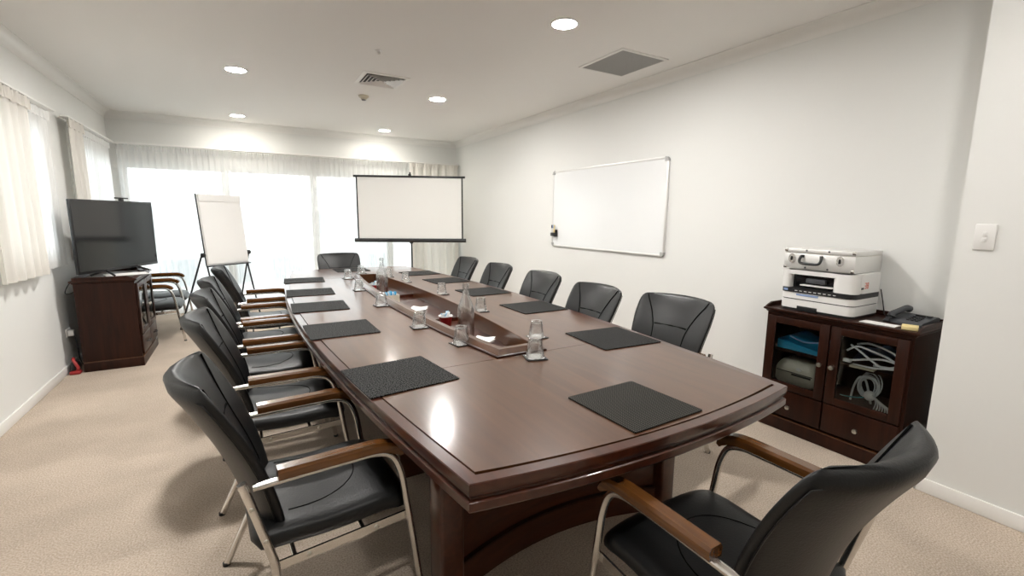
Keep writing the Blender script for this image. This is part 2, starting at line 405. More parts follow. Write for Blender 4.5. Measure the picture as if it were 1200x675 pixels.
# pedestals: concave front panel between two corner posts, skirting band with dark bead
def pedestal(sgn):
    c = -1 if sgn < 0 else 1
    yp = 1.40 if sgn < 0 else 2*TCY-1.40
    def Y(d): return yp+(-c)*d          # d>0 goes towards the table middle
    for s in (-1, 1):
        x0 = TCX+s*.51; x1 = TCX+s*.60
        MB().box(min(x0, x1), max(x0, x1), min(Y(-.02), Y(.10)), max(Y(-.02), Y(.10)), 0, .68, .012, 3).build('corner_post', M['cab' if 0 else 'wood'], tab)
    def arc(off, z0, z1, nm, mt):
        fr = []; bk = []
        for k in range(17):
            s = -1+2*k/16; x = TCX+s*.515; d = .03+.10*(1-s*s)-off
            fr.append((x, Y(d))); bk.append((x, Y(d+.025+off)))
        poly = fr+bk[::-1]
        MB().prism(poly, z0, z1).build(nm, mt, tab)
    arc(0, .13, .68, 'front_panel', M['woodx']); arc(.014, 0, .118, 'plinth', M['woodx']); arc(.017, .118, .126, 'bead', M['cab'])
pedestal(-1); pedestal(1)
MB().box(TCX-.02, TCX+.02, 1.62, 5.22, .08, .68, .003).build('centre_panel', M['wood'], tab)
for s in (-1, 1): MB().box(TCX-.5, TCX+.5, TCY+s*1.19-.015, TCY+s*1.19+.015, .04, .68, .003).build('cross_panel', M['woodx'], tab)

# ------------------------------------------------------------------ chairs
def sgnp(v, e): return math.copysign(abs(v)**e, v)
def back_center(v):      # v 0..1 up the back -> (y, z) of the mid surface
    return (-.200-.075*v-.137*v**2.0, .388+.530*v)
def back_half(v):
    w0 = .215+.045*min(1, v/.75)
    if v > .86: q = (v-.86)/.14; w0 -= .055*(1-(max(0, 1-q**2.6))**(1/2.6))
    if v < .10: q = 1-v/.10; w0 -= .03*(1-(max(0, 1-q**2.6))**(1/2.6))
    return w0
def back_thick(v):
    t = .032-.004*v
    if v > .93: q = (v-.93)/.07; t *= max(.05, (1-q**2.5))**(1/2.5)
    if v < .07: q = 1-v/.07; t *= max(.05, (1-q**2.5))**(1/2.5)
    return t
def back_point(u, v, off):   # u -1..1 across, off along normal (front +)
    y, z = back_center(v); y2, z2 = back_center(min(1, v+.01)); y1, z1 = back_center(max(0, v-.01))
    t = Vector((0, y2-y1, z2-z1)).normalized(); n = Vector((0, t.z, -t.y))
    hw = back_half(v); conc = (.060+.022*v)*(abs(u)**2.0)
    return Vector((u*hw, y+conc, z))+n*off
def chair_meshes():
    D = {}
    # backrest
    b = MB(); rings = []; NV = 30; NS = 36
    for j in range(NV+1):
        q = j/NV; v = .5-.5*math.cos(PI*q)*(1) if False else q
        if j < 4: v = [0, .012, .035, .07][j]
        elif j > NV-5: v = [.93, .958, .98, .994, 1][j-NV+4]
        else: v = .07+.86*(j-3)/(NV-7)
        ring = []
        for k in range(NS):
            a = 2*PI*k/NS; u = sgnp(math.cos(a), .55); o = sgnp(math.sin(a), .75)*back_thick(v)
            if o > 0 and .2 < v < .9: o += .006*math.sin(a)*(1-abs(u))
            ring.append(back_point(u, v, o))
        rings.append(ring)
    D['backrest'] = b.ringstrip(rings).mesh('backrest', M['leather'], 60)
    b = MB()
    for s in (-1, 1):
        pts = []
        for k in range(17):
            v = .06+.90*k/16; u = s*(.44+.40*max(0, (v-.52)/.44)**1.8+.10*max(0, .45-v))
            pts.append(back_point(u, v, back_thick(v)*(1-abs(u)**6)**.4*1.0+.004*(1-u)*0+.0005+(.005*(1-abs(u)) if .2 < v < .9 else 0)))
        b.tube(pts, .0034, 6)
    pts = [back_point(-.44+.88*k/10, .64, back_thick(.64)+.0045-.002*abs(-1+2*k/10)) for k in range(11)]
    b.tube(pts, .0046, 6)
    D['seam'] = b.mesh('seam', M['seam'], 60)
    # piping round the rear edge of the backrest
    b = MB(); pts = []
    for k in range(40):
        q = k/39; 
        v = .08+.86*(q/.36) if q < .36 else (.94+.055*math.sin(PI*(q-.36)/.28) if q < .64 else .94-.86*((q-.64)/.36))
        u = 1 if q < .36 else (1-2*(q-.36)/.28 if q < .64 else -1)
        pts.append(back_point(u*.985, min(v, .995), -back_thick(v)*.55))
    b.tube(pts, .0022, 6)
    D['piping'] = b.mesh('piping', M['leather'], 60)
    # seat
    b = MB(); rings = []; NY = 22
    for j in range(NY+1):
        q = j/NY; y = -.235+.515*q
        e = min(q, 1-q)/.10
        w_ = .256 if e >= 1 else .256-.05*(1-(max(0, 1-(1-e)**2.5))**(1/2.5))
        th = .047 if e >= 1 else .047*max(.08, (1-(1-e)**2.2))**(1/2.2)
        zc = .388-.024*max(0, (q-.72)/.28)**2+.006*math.cos(2*PI*q)
        ring = []
        for k in range(32):
            a = 2*PI*k/32; cx_ = sgnp(math.cos(a), .5); sz = sgnp(math.sin(a), .62)
            dome = .010*(1-cx_*cx_)*(1 if sz > 0 else 0)
            ring.append(Vector((cx_*w_, y, zc+sz*th+dome)))
        rings.append(ring)
    D['seat'] = b.ringstrip(rings).mesh('seat', M['leather'], 60)
    b = MB(); pts = []
    for k in range(21):
        a = PI*k/20; x = .175*math.cos(a); y = -.12+.255*math.sin(a)**.8
        q = (y+.235)/.515; zc = .388-.024*max(0, (q-.72)/.28)**2+.006*math.cos(2*PI*q)
        cx_ = x/.256; zt = zc+.047*(max(0, 1-abs(cx_)**4))**.31+.010*(1-cx_*cx_)
        pts.append((x, y, zt-.0002))
    b.tube(pts, .0022, 6); D['seat_seam'] = b.mesh('seat_seam', M['seam'], 60)
    # frame, one side at a time (s = -1, 1)
    for s, nm in ((-1, 'L'), (1, 'R')):
        X = .283*s; sx = Vector((1, 0, 0))
        fl = smooth_path([(X, .300, .004), (X, .276, .20), (X, .249, .40), (X, .231, .515), (X, .200, .584), (X, .145, .608), (X, .07, .611), (X, -.05, .611), (X, -.222, .608)], 7)
        D['front_leg'+nm] = MB().tube(fl, .0125, 10).mesh('front_leg', M['chrome'], 50)
        rl = smooth_path([(X, -.250, .630), (X, -.238, .585), (X, -.212, .48), (X-.003*s, -.188, .38), (X-.004*s, -.178, .315), (X-.002*s, -.196, .235), (X, -.305, .004)], 7)
        D['rear_leg'+nm] = MB().tube(rl, .0135, 10).mesh('rear_leg', M['chrome'], 50)
        ap = smooth_path([(X, .232, .590), (X, .218, .608), (X, .190, .624), (X, .140, .633), (X, .05, .634), (X, -.155, .634)], 6)
        rings = []
        for i, p in enumerate(ap):
            q = min(1, .55+i/16); t = (ap[min(i+1, len(ap)-1)]-ap[max(i-1, 0)]).normalized(); up_ = Vector((0, -t.z, t.y))
            if up_.z < 0: up_ = -up_
            if i < 10 and up_.y < 0: pass
            sec = ((-.022, -.016), (.022, -.016), (.024, -.010), (.024, .009), (.018, .018), (-.018, .018), (-.024, .009), (-.024, -.010))
            rings.append([p+Vector((a_, 0, 0))+up_*c_*q for a_, c_ in sec])
        D['armrest'+nm] = MB().ringstrip(rings).mesh('armrest', M['arm'], 30)
        b = MB(); b.sweep([(X-.013*s, .255, .337), (X-.013*s, -.180, .318)], [(-.004, -.015), (.004, -.015), (.004, .015), (-.004, .015)])
        D['seat_rail'+nm] = b.mesh('seat_rail', M['chrome'], 30)
        for i, (y, z, xx) in enumerate(((.14, .332, X-.013*s+.004*s), (-.08, .323, X-.013*s+.004*s), (-.231, .548, X+.012*s), (-.200, .43, X+.010*s))):
            D['bolt%d' % i+nm] = MB().lathe([(.0065, 0), (.0065, .003*s), (.004, .005*s)], 10, (xx, y, z), 'x').mesh('bolt', M['steel'], 40)
        D['footF'+nm] = MB().lathe([(.0145, 0), (.0145, .012), (.012, .014)], 10, (X, .300, 0)).mesh('foot_cap', M['black'], 40)
        D['footR'+nm] = MB().lathe([(.0145, 0), (.0145, .012), (.012, .014)], 10, (X, -.306, 0)).mesh('foot_cap', M['black'], 40)
    D['cross_bar'] = MB().tube([(-.268, .10, .328), (.268, .10, .328)], .009, 8).tube([(-.268, -.12, .322), (.268, -.12, .322)], .009, 8).mesh('cross_bar', M['chrome'], 50)
    return D
CH = chair_meshes()
def chair(label, x, y, rz, group='leather visitor chairs'):
    r = thing('visitor_chair', label, 'chair', (x, y, 0), rz, group)
    bk = put(CH['backrest'], 'backrest', r); put(CH['seam'], 'seam', bk); put(CH['piping'], 'piping', bk)
    st = put(CH['seat'], 'seat', r); put(CH['seat_seam'], 'seam', st)
    for n in 'LR':
        fl = put(CH['front_leg'+n], 'front_leg', r); rl = put(CH['rear_leg'+n], 'rear_leg', r)
        put(CH['footF'+n], 'foot_cap', fl); put(CH['footR'+n], 'foot_cap', rl)
        put(CH['armrest'+n], 'armrest', r); sr = put(CH['seat_rail'+n], 'seat_rail', r); [put(CH['bolt%d' % i+n], 'bolt', sr if i < 2 else rl) for i in range(4)]
    put(CH['cross_bar'], 'cross_bar', r)
    return r
R90 = PI/2
ORD = ['nearest', 'second', 'third', 'fourth', 'farthest']
for i, (x, y, a) in enumerate([(.175, 1.765, 4), (.13, 2.69, 0), (.11, 3.46, 0), (.10, 4.16, 0), (.145, 5.03, 0)]):
    lab = ['black leather armchair on the window side of the table nearest the camera, at lower left',
           'second black leather armchair from the camera along the window side of the table',
           'middle of the five black leather armchairs along the window side of the table',
           'fourth black leather armchair from the camera along the window side of the table',
           'farthest black leather armchair on the window side of the table, before the flip chart'][i]
    chair(lab, x, y, -R90+math.radians(a))
for i, (x, y, a) in enumerate([(2.01, 1.89, 8), (1.88, 2.54, 0), (1.97, 3.36, 0), (1.96, 4.17, 0), (1.97, 4.98, 0)]):
    lab = ['black leather armchair nearest the dark sideboard on the whiteboard side of the table',
           'second black leather armchair from the sideboard along the whiteboard side of the table',
           'middle of the five black leather armchairs along the whiteboard side of the table',
           'fourth black leather armchair from the sideboard along the whiteboard side of the table',
           'farthest black leather armchair on the whiteboard side of the table, near the projection screen'][i]
    chair(lab, x, y, R90+math.radians(a))
chair('black leather armchair pulled back from the near end of the table, at lower right', 1.19, .75, 0)
chair('black leather armchair at the far head of the table before the sheer curtains', 1.05, 5.93, PI)
chair('black leather armchair beside the television cabinet, nearer of the spare pair', -.935, 6.45, -R90)
chair('black leather armchair behind the other spare chair, closest to the back curtains', -.935, 7.07, -R90)

# ------------------------------------------------------------------ placemats, tumblers, coasters
seatname = ['nearest the camera on the window side', 'second from the camera on the window side', 'in the middle of the window side', 'fourth from the camera on the window side', 'farthest along the window side',
            'nearest the camera on the whiteboard side', 'second from the camera on the whiteboard side', 'in the middle of the whiteboard side', 'fourth from the camera on the whiteboard side', 'farthest along the whiteboard side',
            'at the near end of the table', 'at the far head of the table']
def placemat_mesh(mt, sz):
    b = MB(); h_ = sz/2; c = .004; b.prism([(-h_+c, -h_), (h_-c, -h_), (h_, -h_+c), (h_, h_-c), (h_-c, h_), (-h_+c, h_), (-h_, h_-c), (-h_, -h_+c)], 0, .004); return b.mesh('placemat', mt, 30)
pm = placemat_mesh(M['pebble'], .365); pm2 = placemat_mesh(M['grid'], .325)
mats = [(.515, 1.80, 6), (.45, 2.72, 0), (.44, 3.48, -3), (.46, 4.17, -4), (.50, 4.97, -5), (1.70, 1.83, -4), (1.785, 2.75, 0), (1.77, 3.54, 1), (1.75, 4.33, 3), (1.71, 5.03, 2), (1.145, 1.11, 2), (1.09, 5.68, 0)]
for i, (x, y, a) in enumerate(mats):
    o = put(pm2 if i == 10 else pm, 'placemat', None, (x, y, TZ+.0008), math.radians(a))
    tag(o, 'square black %s placemat %s' % ('fine grid' if i == 10 else 'pebbled', seatname[i] + (' of the table' if i < 10 else '')), 'placemat', 'black placemats')
# faceted tumbler, upside down
def tumbler_mesh():
    b = MB(); n = 12
    def ring(r, z, fac): return [Vector(((r*(1-fac*(k % 2))*math.cos(2*PI*k/(2*n))), (r*(1-fac*(k % 2))*math.sin(2*PI*k/(2*n))), z)) for k in range(2*n)]
    rings = [ring(.0430, 0, 0), ring(.0425, .010, 0), ring(.0415, .020, .0), ring(.0395, .024, .05), ring(.0360, .055, .06), ring(.0325, .080, .06), ring(.0305, .087, .02), ring(.0275, .0885, 0), ring(.016, .0865, 0),
             ring(.010, .077, 0), ring(.0255, .075, 0), ring(.0290, .068, 0), ring(.0325, .045, 0), ring(.0380, .018, 0), ring(.0405, .001, 0)]
    b.ringstrip(rings, True, False, True)
    R0 = rings[0]; R1 = rings[-1]
    b.ringstrip([R1, R0], True, False, False)
    return b.mesh('tumbler', M['glass'], 40)
tm = tumbler_mesh()
cm = MB().box(-.048, .048, -.048, .048, 0, .005, .0015).mesh('coaster', M['coast'])
def doily_mesh():
    b = MB(); n = 48
    r = [(.0400+.0022*math.cos(12*2*PI*k/n)) for k in range(n)]
    sq = []
    for k in range(n):
        a = 2*PI*k/n; f_ = 1/max(abs(math.cos(a)), abs(math.sin(a)))**.7
        sq.append((r[k]*f_*math.cos(a), r[k]*f_*math.sin(a)))
    return b.prism(sq, 0, .0012).mesh('paper_doily', M['paper'])
dm = doily_mesh()
gl = [(.93, 2.105), (.858, 2.545), (.834, 3.306), (.844, 4.086), (.905, 4.90), (1.34, 2.03), (1.385, 2.80), (1.405, 3.574), (1.355, 4.40), (1.31, 4.86), (1.135, 1.765), (1.12, 5.28)]
gl[10] = (1.135, 1.728)
for i, (x, y) in enumerate(gl):
    a = math.radians([8, -4, 3, 0, 5, 2, -6, 4, 0, 3, -14, 5][i]); z = TZ+.0008
    tag(put(cm, 'coaster', None, (x, y, z), a), 'black coaster under the tumbler %s' % seatname[i], 'coaster', 'black coasters')
    tag(put(dm, 'paper_doily', None, (x, y, z+.0052), a), 'white paper doily under the tumbler %s' % seatname[i], 'doily', 'paper doilies')
    tag(put(tm, 'tumbler', None, (x, y, z+.0067), a+.1), 'upturned faceted glass tumbler %s' % seatname[i], 'glass', 'upturned tumblers')
# bottles in the tray
FZ = .6975
def bottle(label, x, y, hgt, filled):
    r = thing('water_bottle', label, 'bottle', (x, y, FZ), 0, 'glass water bottles')
    k = hgt/.32
    outer = [(.030, 0), (.041, .003), (.0435, .012), (.0435, .150), (.042, .175), (.035, .205), (.024, .238), (.0165, .265), (.0145, .285), (.0145, .300), (.0175, .302), (.0175, .312), (.0150, .320)]
    inner = [(.0115, .320), (.0115, .285), (.0135, .265), (.021, .238), (.032, .205), (.039, .175), (.0405, .150), (.0405, .014), (.036, .008), (.004, .008)]
    MB().lathe([(a*1.12, z*k) for a, z in outer+inner], 28).build('bottle_body', M['glass'], r, ang=50)
    if filled:
        MB().lathe([(.004, .0092*k), (.040, .0092*k), (.0452, .0158*k), (.0452, .150*k), (.0433, .175*k), (.0405, .188*k), (.004, .188*k)], 28).build('water', M['water'], r, ang=50)
bottle('tall clear empty glass bottle standing in the near half of the table tray', 1.10, 2.42, .325, False)
bottle('tall clear glass bottle of water standing in the far half of the table tray', 1.03, 4.03, .345, True)
def cup(label, x, y):
    r = thing('paper_cup', label, 'cup', (x, y, FZ), 0, 'red cups in the tray')
    MB().lathe([(.029, 0), (.032, .002), (.0425, .076), (.0442, .078), (.0442, .082), (.042, .082), (.041, .074), (.0315, .006), (.004, .006)], 24).build('cup_body', M['red'], r, ang=50)
    MB().lathe([(.0428, .0765), (.0452, .078), (.0452, .0835), (.0418, .0835), (.0415, .0775)], 24).build('rim', M['white'], r, ang=50)
    for k in range(6):
        a = k*1.1+x; q = Matrix.Translation((.016*math.cos(a), .016*math.sin(a), .082+.002*k)) @ Matrix.Rotation(a, 4, 'Z') @ Matrix.Rotation(.5+.2*k, 4, 'X')
        tag(MB().box(-.013, .013, -.019, .019, -.002, .002, .0012, mat=Matrix.Translation((x, y, FZ)) @ q).build('sugar_sachet', M['bluepale' if k % 2 else 'paper']), '%s sachet poking out of the %s' % ('pale blue' if k % 2 else 'white', 'near red cup' if y < 3 else 'far red cup'), 'sachet', 'sachets in the %s' % ('near red cup' if y < 3 else 'far red cup'))
cup('red paper cup of sachets in the tray beside the empty bottle', 1.085, 2.70)
cup('red paper cup in the far end of the tray behind the water bottle', 1.02, 4.28)
bx = thing('sachet_box', 'small wooden box of blue and white sachets in the tray before the water bottle', 'box', (1.03, 3.76, FZ))
MB().box(-.06, .06, -.045, .045, 0, .004).build('base', M['cream'], bx)
for q in ((-.06, .06, -.045, -.041), (-.06, .06, .041, .045), (-.06, -.056, -.041, .041), (.056, .06, -.041, .041)): MB().box(*q, .004, .062).build('side', M['cream'], bx)
for k in range(9):
    m_ = Matrix.Translation((1.03-.042+.0105*k, 3.76+random.uniform(-.01, .01), FZ+.050+random.uniform(0, .012))) @ Matrix.Rotation(random.uniform(-.3, .3), 4, 'Y') @ Matrix.Rotation(random.uniform(-.25, .25), 4, 'X')
    tag(MB().box(-.003, .003, -.03, .03, -.04, .03, .002, mat=m_).build('tea_sachet', M['bluepale' if k % 3 == 0 else ('blue' if k % 3 == 1 else 'paper')]), '%s sachet standing in the wooden box in the tray' % ['pale blue', 'deep blue', 'white'][k % 3], 'sachet', '%s sachets in the wooden box' % ['pale blue', 'deep blue', 'white'][k % 3])
def napkin(label, x, y, a, n):
    for k in range(n):
        o = MB().grid(lambda u, v: Vector(((u-.5)*.13, (v-.5)*.11, .004*math.sin(5*u+k)+.004*math.cos(6*v))), 8, 8)
        r = bmesh.ops.solidify(o.bm, geom=list(o.bm.faces), thickness=.002)
        tag(o.build('paper_napkin', M['paper'], None, (x+.006*k, y-.005*k, FZ+.010+.009*k), a+.15*k), label, 'napkin', label.replace('white folded ', ''))
napkin('white folded paper napkin piled in the middle of the tray', 1.035, 3.17, .3, 6)
napkin('white folded paper napkin beside the empty bottle in the tray', 1.11, 2.25, .5, 3)
tag(MB().prism([(-.05, -.03), (.05, -.02), (.045, .035), (-.04, .03)], 0, .004).build('paper_slip', M['paper'], None, (1.10, 1.96, FZ+.0005), .2), 'white paper slip lying at the near tip of the table tray', 'paper')

# ------------------------------------------------------------------ cabinets (front faces local -y, width along x)
def cabinet(name, label, cat, loc, rz, W, D, knob):
    r = thing(name, label, cat, loc, rz); w2 = W/2; t = .02; C = M['cab']
    b = MB().box(-w2, -w2+t, 0, D, .09, .795).box(w2-t, w2, 0, D, .09, .795).box(-w2+t, w2-t, D-.01, D, .09, .795).box(-w2+t, w2-t, .02, D-.01, .09, .105).box(-w2+t, w2-t, 0, D-.01, .775, .795).box(-w2+t, w2-t, .02, D-.01, .285, .305)
    b.box(-.012, .012, .012, .10, .105, .285)
    b.build('body', C, r)
    MB().box(-w2+t, w2-t, .04, D-.01, .53, .548).build('shelf', C, r)
    MB().box(-w2-.008, w2+.008, -.010, D+.0, 0, .082, .004).build('plinth', C, r)
    MB().box(-w2-.007, w2+.007, -.012, D, .082, .090, .003).build('plinth_moulding', M['top'], r)  # lighter, glossier wood stands in for the pale reflection along this ledge
    # top with ogee edge and low gallery
    b = MB(); poly = [(-w2, 0), (w2, 0), (w2, D), (-w2, D)]
    b.outline(poly, [(-.03, .79), (0, .79), (.006, .795), (.010, .803), (.022, .809), (.022, .818), (.018, .822), (-.03, .822)])
    b.box(-w2+.02, w2-.02, .02, D-.02, .795, .8215)
    b.build('top', C, r, ang=25)
    g_ = MB().box(-w2-.018, w2+.018, D-.012, D, .8215, .85, .003)
    g_.build('gallery_rail', C, r)
    for s in (-1, 1):
        X0, X1 = sorted((s*(w2+.018), s*(w2+.006)))
        rr = [[Vector((x, y, z)) for y, z in ((-.016, .8215), (D-.012, .8215), (D-.012, .85), (.05, .85), (.012, .836))] for x in (X0, X1)]
        MB().ringstrip(rr).build('gallery_rail', C, r)
    # doors, drawers
    for s in (-1, 1):
        xi, xo = s*.004, s*(w2-.014)
        x0, x1 = sorted((xi, xo)); st = .055
        z0, z1 = .292, .772
        d = MB().box(x0, x0+st, -.018, 0, z0, z1, .003).box(x1-st, x1, -.018, 0, z0, z1, .003).box(x0+st, x1-st, -.018, 0, z0, z0+.045, .003).box(x0+st, x1-st, -.018, 0, z1-.045, z1, .003).build('door', C, r)
        MB().box(x0+st-.004, x1-st+.004, -.011, -.007, z0+.041, z1-.041).build('glass_pane', M['pane'], d)
        kx = xi+s*.030
        kn = [(.005, 0), (.005, .008), (.010, .012), (.0145, .020), (.0125, .027), (.004, .029)]
        MB().lathe(kn, 16, (kx, -.018, .522), 'y').build('knob', M['steel'], d, ang=60)
        w_ = MB().box(x0, x1, -.016, 0, .108, .284, .004).build('drawer', C, r)
        xm = (x0+x1)/2
        if knob: MB().lathe(kn, 16, (xm, -.016, .182), 'y').build('knob', M['steel'], w_, ang=60)
        else: MB().tube(smooth_path([(xm-.04, -.016, .195), (xm-.036, -.038, .195), (xm, -.042, .192), (xm+.036, -.038, .195), (xm+.04, -.016, .195)], 4), .005, 8).build('pull_handle', M['black'], w_)
    return r
SBX, SBY, SBD = 3.05, 1.37, .375
cabinet('sideboard', 'dark wood sideboard with glass doors against the right wall', 'cabinet', (SBX, SBY, 0), -R90, .80, SBD, True)
cabinet('television_cabinet', 'dark wood cabinet carrying the television against the window wall', 'cabinet', (-.885, 5.72, 0), R90, .80, .42, False)
def sb(lx, ly, z): return (SBX+ly, SBY-lx, z)      # sideboard local -> world
# printer
PT = .823
pr = thing('printer', 'white multifunction printer with black control strip on the sideboard', 'printer', sb(-.125, .012, PT), -R90)
def rrect(x0, x1, y0, y1, r_, n=5):
    out = []
    for cx_, cy_, a0 in ((x1-r_, y0+r_, -PI/2), (x1-r_, y1-r_, 0), (x0+r_, y1-r_, PI/2), (x0+r_, y0+r_, PI)):
        for k in range(n+1): a = a0+PI/2*k/n; out.append((cx_+r_*math.cos(a), cy_+r_*math.sin(a)))
    return out
pw = .215
MB().prism(rrect(-pw+.004, pw-.004, .006, .330, .035), 0, .016).build('feet_base', M['black'], pr)
MB().prism(rrect(-pw, pw, 0, .335, .04), .016, .072).build('paper_tray', M['white'], pr)
MB().prism(rrect(-pw+.004, pw-.004, .004, .331, .04), .072, .078).build('tray_gap', M['black'], pr)
MB().prism(rrect(-pw, pw, 0, .335, .04), .078, .118).build('lower_body', M['white'], pr)
MB().prism(rrect(-pw-.001, pw+.001, -.004, .336, .042), .118, .148).build('control_strip', M['black'], pr)
b = MB()
for k in range(9): b.box(-.12+k*.028, -.105+k*.028, -.0055, -.003, .129, .133)
b.build('buttons', M['white'], pr)
MB().box(-.19, -.165, -.0055, -.003, .126, .140).build('display', M['bluegrey'], pr)
ub = MB().prism(rrect(-pw, pw, .075, .335, .04), .148, .262)
ub.prism(rrect(-pw, -pw+.055, 0, .10, .022), .148, .262).prism(rrect(pw-.13, pw, 0, .10, .04), .148, .262).box(-pw+.04, pw-.04, .004, .10, .235, .262)
ub.build('scanner_body', M['white'], pr)
MB().box(-pw+.045, pw-.12, .045, .076, .148, .238).build('output_recess', M['blackgloss'], pr)
b = MB().box(-.10, .085, .006, .05, .165, .172, .002)
b.build('output_tray', M['white'], pr)
MB().box(-.07, .04, .016, .045, .185, .212, .002).build('paper_support', M['grey'], pr)
MB().box(-.11, .02, -.003, .005, .100, .112).build('tray_handle', M['bluegrey'], pr)
MB().box(-.10, .02, -.004, .01, .001, .034, .003).build('tray_tab', M['black'], pr)
MB().box(pw-.001, pw+.0015, .075, .10, .175, .186).build('card_slot', M['black'], pr)
b = MB()      # the little red characters on the printer's side: 3 8
def seg_digit(b, segs, y0, z0, s=.018):
    t = .0042; x0, x1 = pw-.0005, pw+.0012
    S = {'a': (0, s, 2*s-t, 2*s), 'g': (0, s, s-t/2, s+t/2), 'd': (0, s, 0, t), 'b': (s-t, s, s, 2*s), 'c': (s-t, s, 0, s), 'f': (0, t, s, 2*s), 'e': (0, t, 0, s)}
    for k in segs: q = S[k]; b.box(x0, x1, y0+q[0], y0+q[1], z0+q[2], z0+q[3])
seg_digit(b, 'abgcd', .112, .178); seg_digit(b, 'abcdefg', .138, .178)
b.build('red_number', M['redmark'], pr)
MB().prism(rrect(-pw+.003, pw-.003, .06, .332, .035), .262, .270).build('scanner_lid', M['white'], pr)
# aluminium case on the printer
cs_ = thing('equipment_case', 'silver aluminium carry case lying on top of the printer', 'case', sb(-.135, .022, PT+.271), -R90)
MB().box(-.205, .205, 0, .33, 0, .098, .003).build('case_base', M['alu'], cs_)
MB().box(-.205, .205, 0, .33, .101, .128, .003).build('case_lid', M['alu'], cs_)
MB().box(-.203, .203, .002, .328, .098, .101).build('gasket', M['steel'], cs_)
hx = -.035
hp = smooth_path([(hx-.056, 0, .082), (hx-.060, -.012, .080), (hx-.062, -.024, .048), (hx-.048, -.028, .030), (hx, -.029, .027), (hx+.048, -.028, .030), (hx+.062, -.024, .048), (hx+.060, -.012, .080), (hx+.056, 0, .082)], 5)
MB().tube([(x_, y_, .082-(.082-z_)*.82) for x_, y_, z_ in hp], .0085, 8).build('handle', M['black'], cs_)
MB().box(hx-.062, hx-.046, -.006, .001, .074, .090, .001).box(hx+.046, hx+.062, -.006, .001, .074, .090, .001).build('handle_mount', M['black'], cs_)
for x in (-.155, .125):
    l_ = MB().prism([(x+.020*math.cos(2*PI*k/16), .030*math.sin(2*PI*k/16)) for k in range(16)], 0, .006)
    for v in l_.bm.verts: v.co = Vector((v.co.x, -v.co.z, v.co.y+.066))
    L_ = l_.build('latch', M['chrome'], cs_); MB().box(x-.005, x+.005, -.011, -.006, .052, .078, .002).build('latch_lever', M['black'], L_)
for x in (-.195, .195):
    for z in (.010, .118): MB().box(x-.010, x+.010, -.003, .004, z-.010, z+.010, .002).lathe([(.004, 0), (.003, .003)], 8, (x, -.003, z), 'y').build('corner_cap', M['chrome'], cs_)
for x in (-.07, .06):
    for z in (.010, .118): MB().lathe([(.006, 0), (.005, .003), (.001, .004)], 10, (x, -.0005, z), 'y').build('rivet', M['grey'], cs_)
# phone
ph = thing('desk_phone', 'dark grey desk telephone on the right end of the sideboard', 'phone', sb(.295, .225, PT), (0, 0, -R90-.15))
ph.scale = (.88, .88, .88)
rr = []
for x in (-.105, .105): rr.append([Vector((x, y, z)) for y, z in ((-.09, 0), (.10, 0), (.10, .048), (.075, .055), (-.08, .022), (-.09, .012))])
MB().ringstrip(rr).build('base', M['grey'], ph)
hp = smooth_path([(-.07, -.085, .040), (-.07, -.072, .056), (-.07, -.03, .066), (-.07, .03, .078), (-.07, .075, .084), (-.07, .10, .076)], 5)
MB().tube(hp, [.018+.006*abs(-1+2*k/(len(hp)-1))**2 for k in range(len(hp))], 12).build('handset', M['grey'], ph)
sl = Matrix.Rotation(math.atan2(.033, .155), 4, 'X')
for i in range(4):
    for j in range(3):
        y = -.055+i*.022
        MB().box(.0+j*.024, .016+j*.024, y, y+.013, .022+(y+.08)*.213, .031+(y+.08)*.213, .002).build('key', M['black'], ph)
MB().box(0, .085, .040, .068, .046, .058, .002).build('display', M['blackgloss'], ph)
MB().tube(smooth_path([(-.07, -.088, .03), (-.075, -.10, .008), (-.11, -.09, .006), (-.12, -.02, .006), (-.106, .0, .012)], 6), .0035, 8).build('handset_cord', M['black'], ph)
# small papers on the sideboard
nt_ = tag(MB().box(-.035, .035, -.035, .035, 0, .02, .001).build('note_pad', M['yellow'], None, sb(.355, .045, PT), .3), 'yellow sticky note pad before the telephone on the sideboard', 'note pad')
tag(MB().box(-.085, .085, -.04, .04, 0, .003).build('paper_sheet', M['paper'], None, sb(.215, .05, PT), -R90), 'long white paper slip at the front edge of the sideboard', 'paper')
adopt(MB().tube(smooth_path([sb(.085, .352, PT+.16), sb(.098, .356, PT+.10), sb(.115, .352, PT+.03), sb(.125, .34, PT+.008), sb(.15, .30, PT+.006), sb(.165, .25, PT+.006)], 6), .003, 6).build('power_cord', M['black']), pr)
# inside: projector, folder, cables
pj = thing('projector', 'beige projector in the lower left of the sideboard', 'projector', sb(-.225, .06, .306), -R90)
prj = []
for q in range(9):
    t_ = q/8; z = .155*t_; ins = .012+.03*max(0, (t_-.55)/.45)**2+.012*(1-min(1, t_/.1))
    prj.append([Vector((x, y, z)) for x, y in rrect(-.15+ins, .13-ins, 0+ins, .25-ins, .03)])
MB().ringstrip(prj).build('case', M['beige'], pj, ang=50)
MB().box(-.12, .11, .0085, .014, .082, .086).box(-.02, .10, .0095, .014, .066, .078).build('slot', M['black'], pj)
e_ = MB().lathe([(.02, 0), (.018, .003), (.012, .004)], 16, (.02, .016, .112), 'y')
for v in e_.bm.verts: v.co.z = .112+(v.co.z-.112)*.55
e_.build('badge', M['white'], pj)
fl_ = thing('cloth_bundle', 'bright blue folder on the upper left shelf of the sideboard', 'folder', sb(-.215, .05, .5485), -R90)
MB().grid(lambda u, v: Vector(((u-.5)*.26, v*.26, .075-.03*abs(u-.25)*2+.006*math.sin(9*u)+.012*v)), 14, 10).build('cover', M['blue'], fl_)
bm_ = MB()
for q in range(2): pass
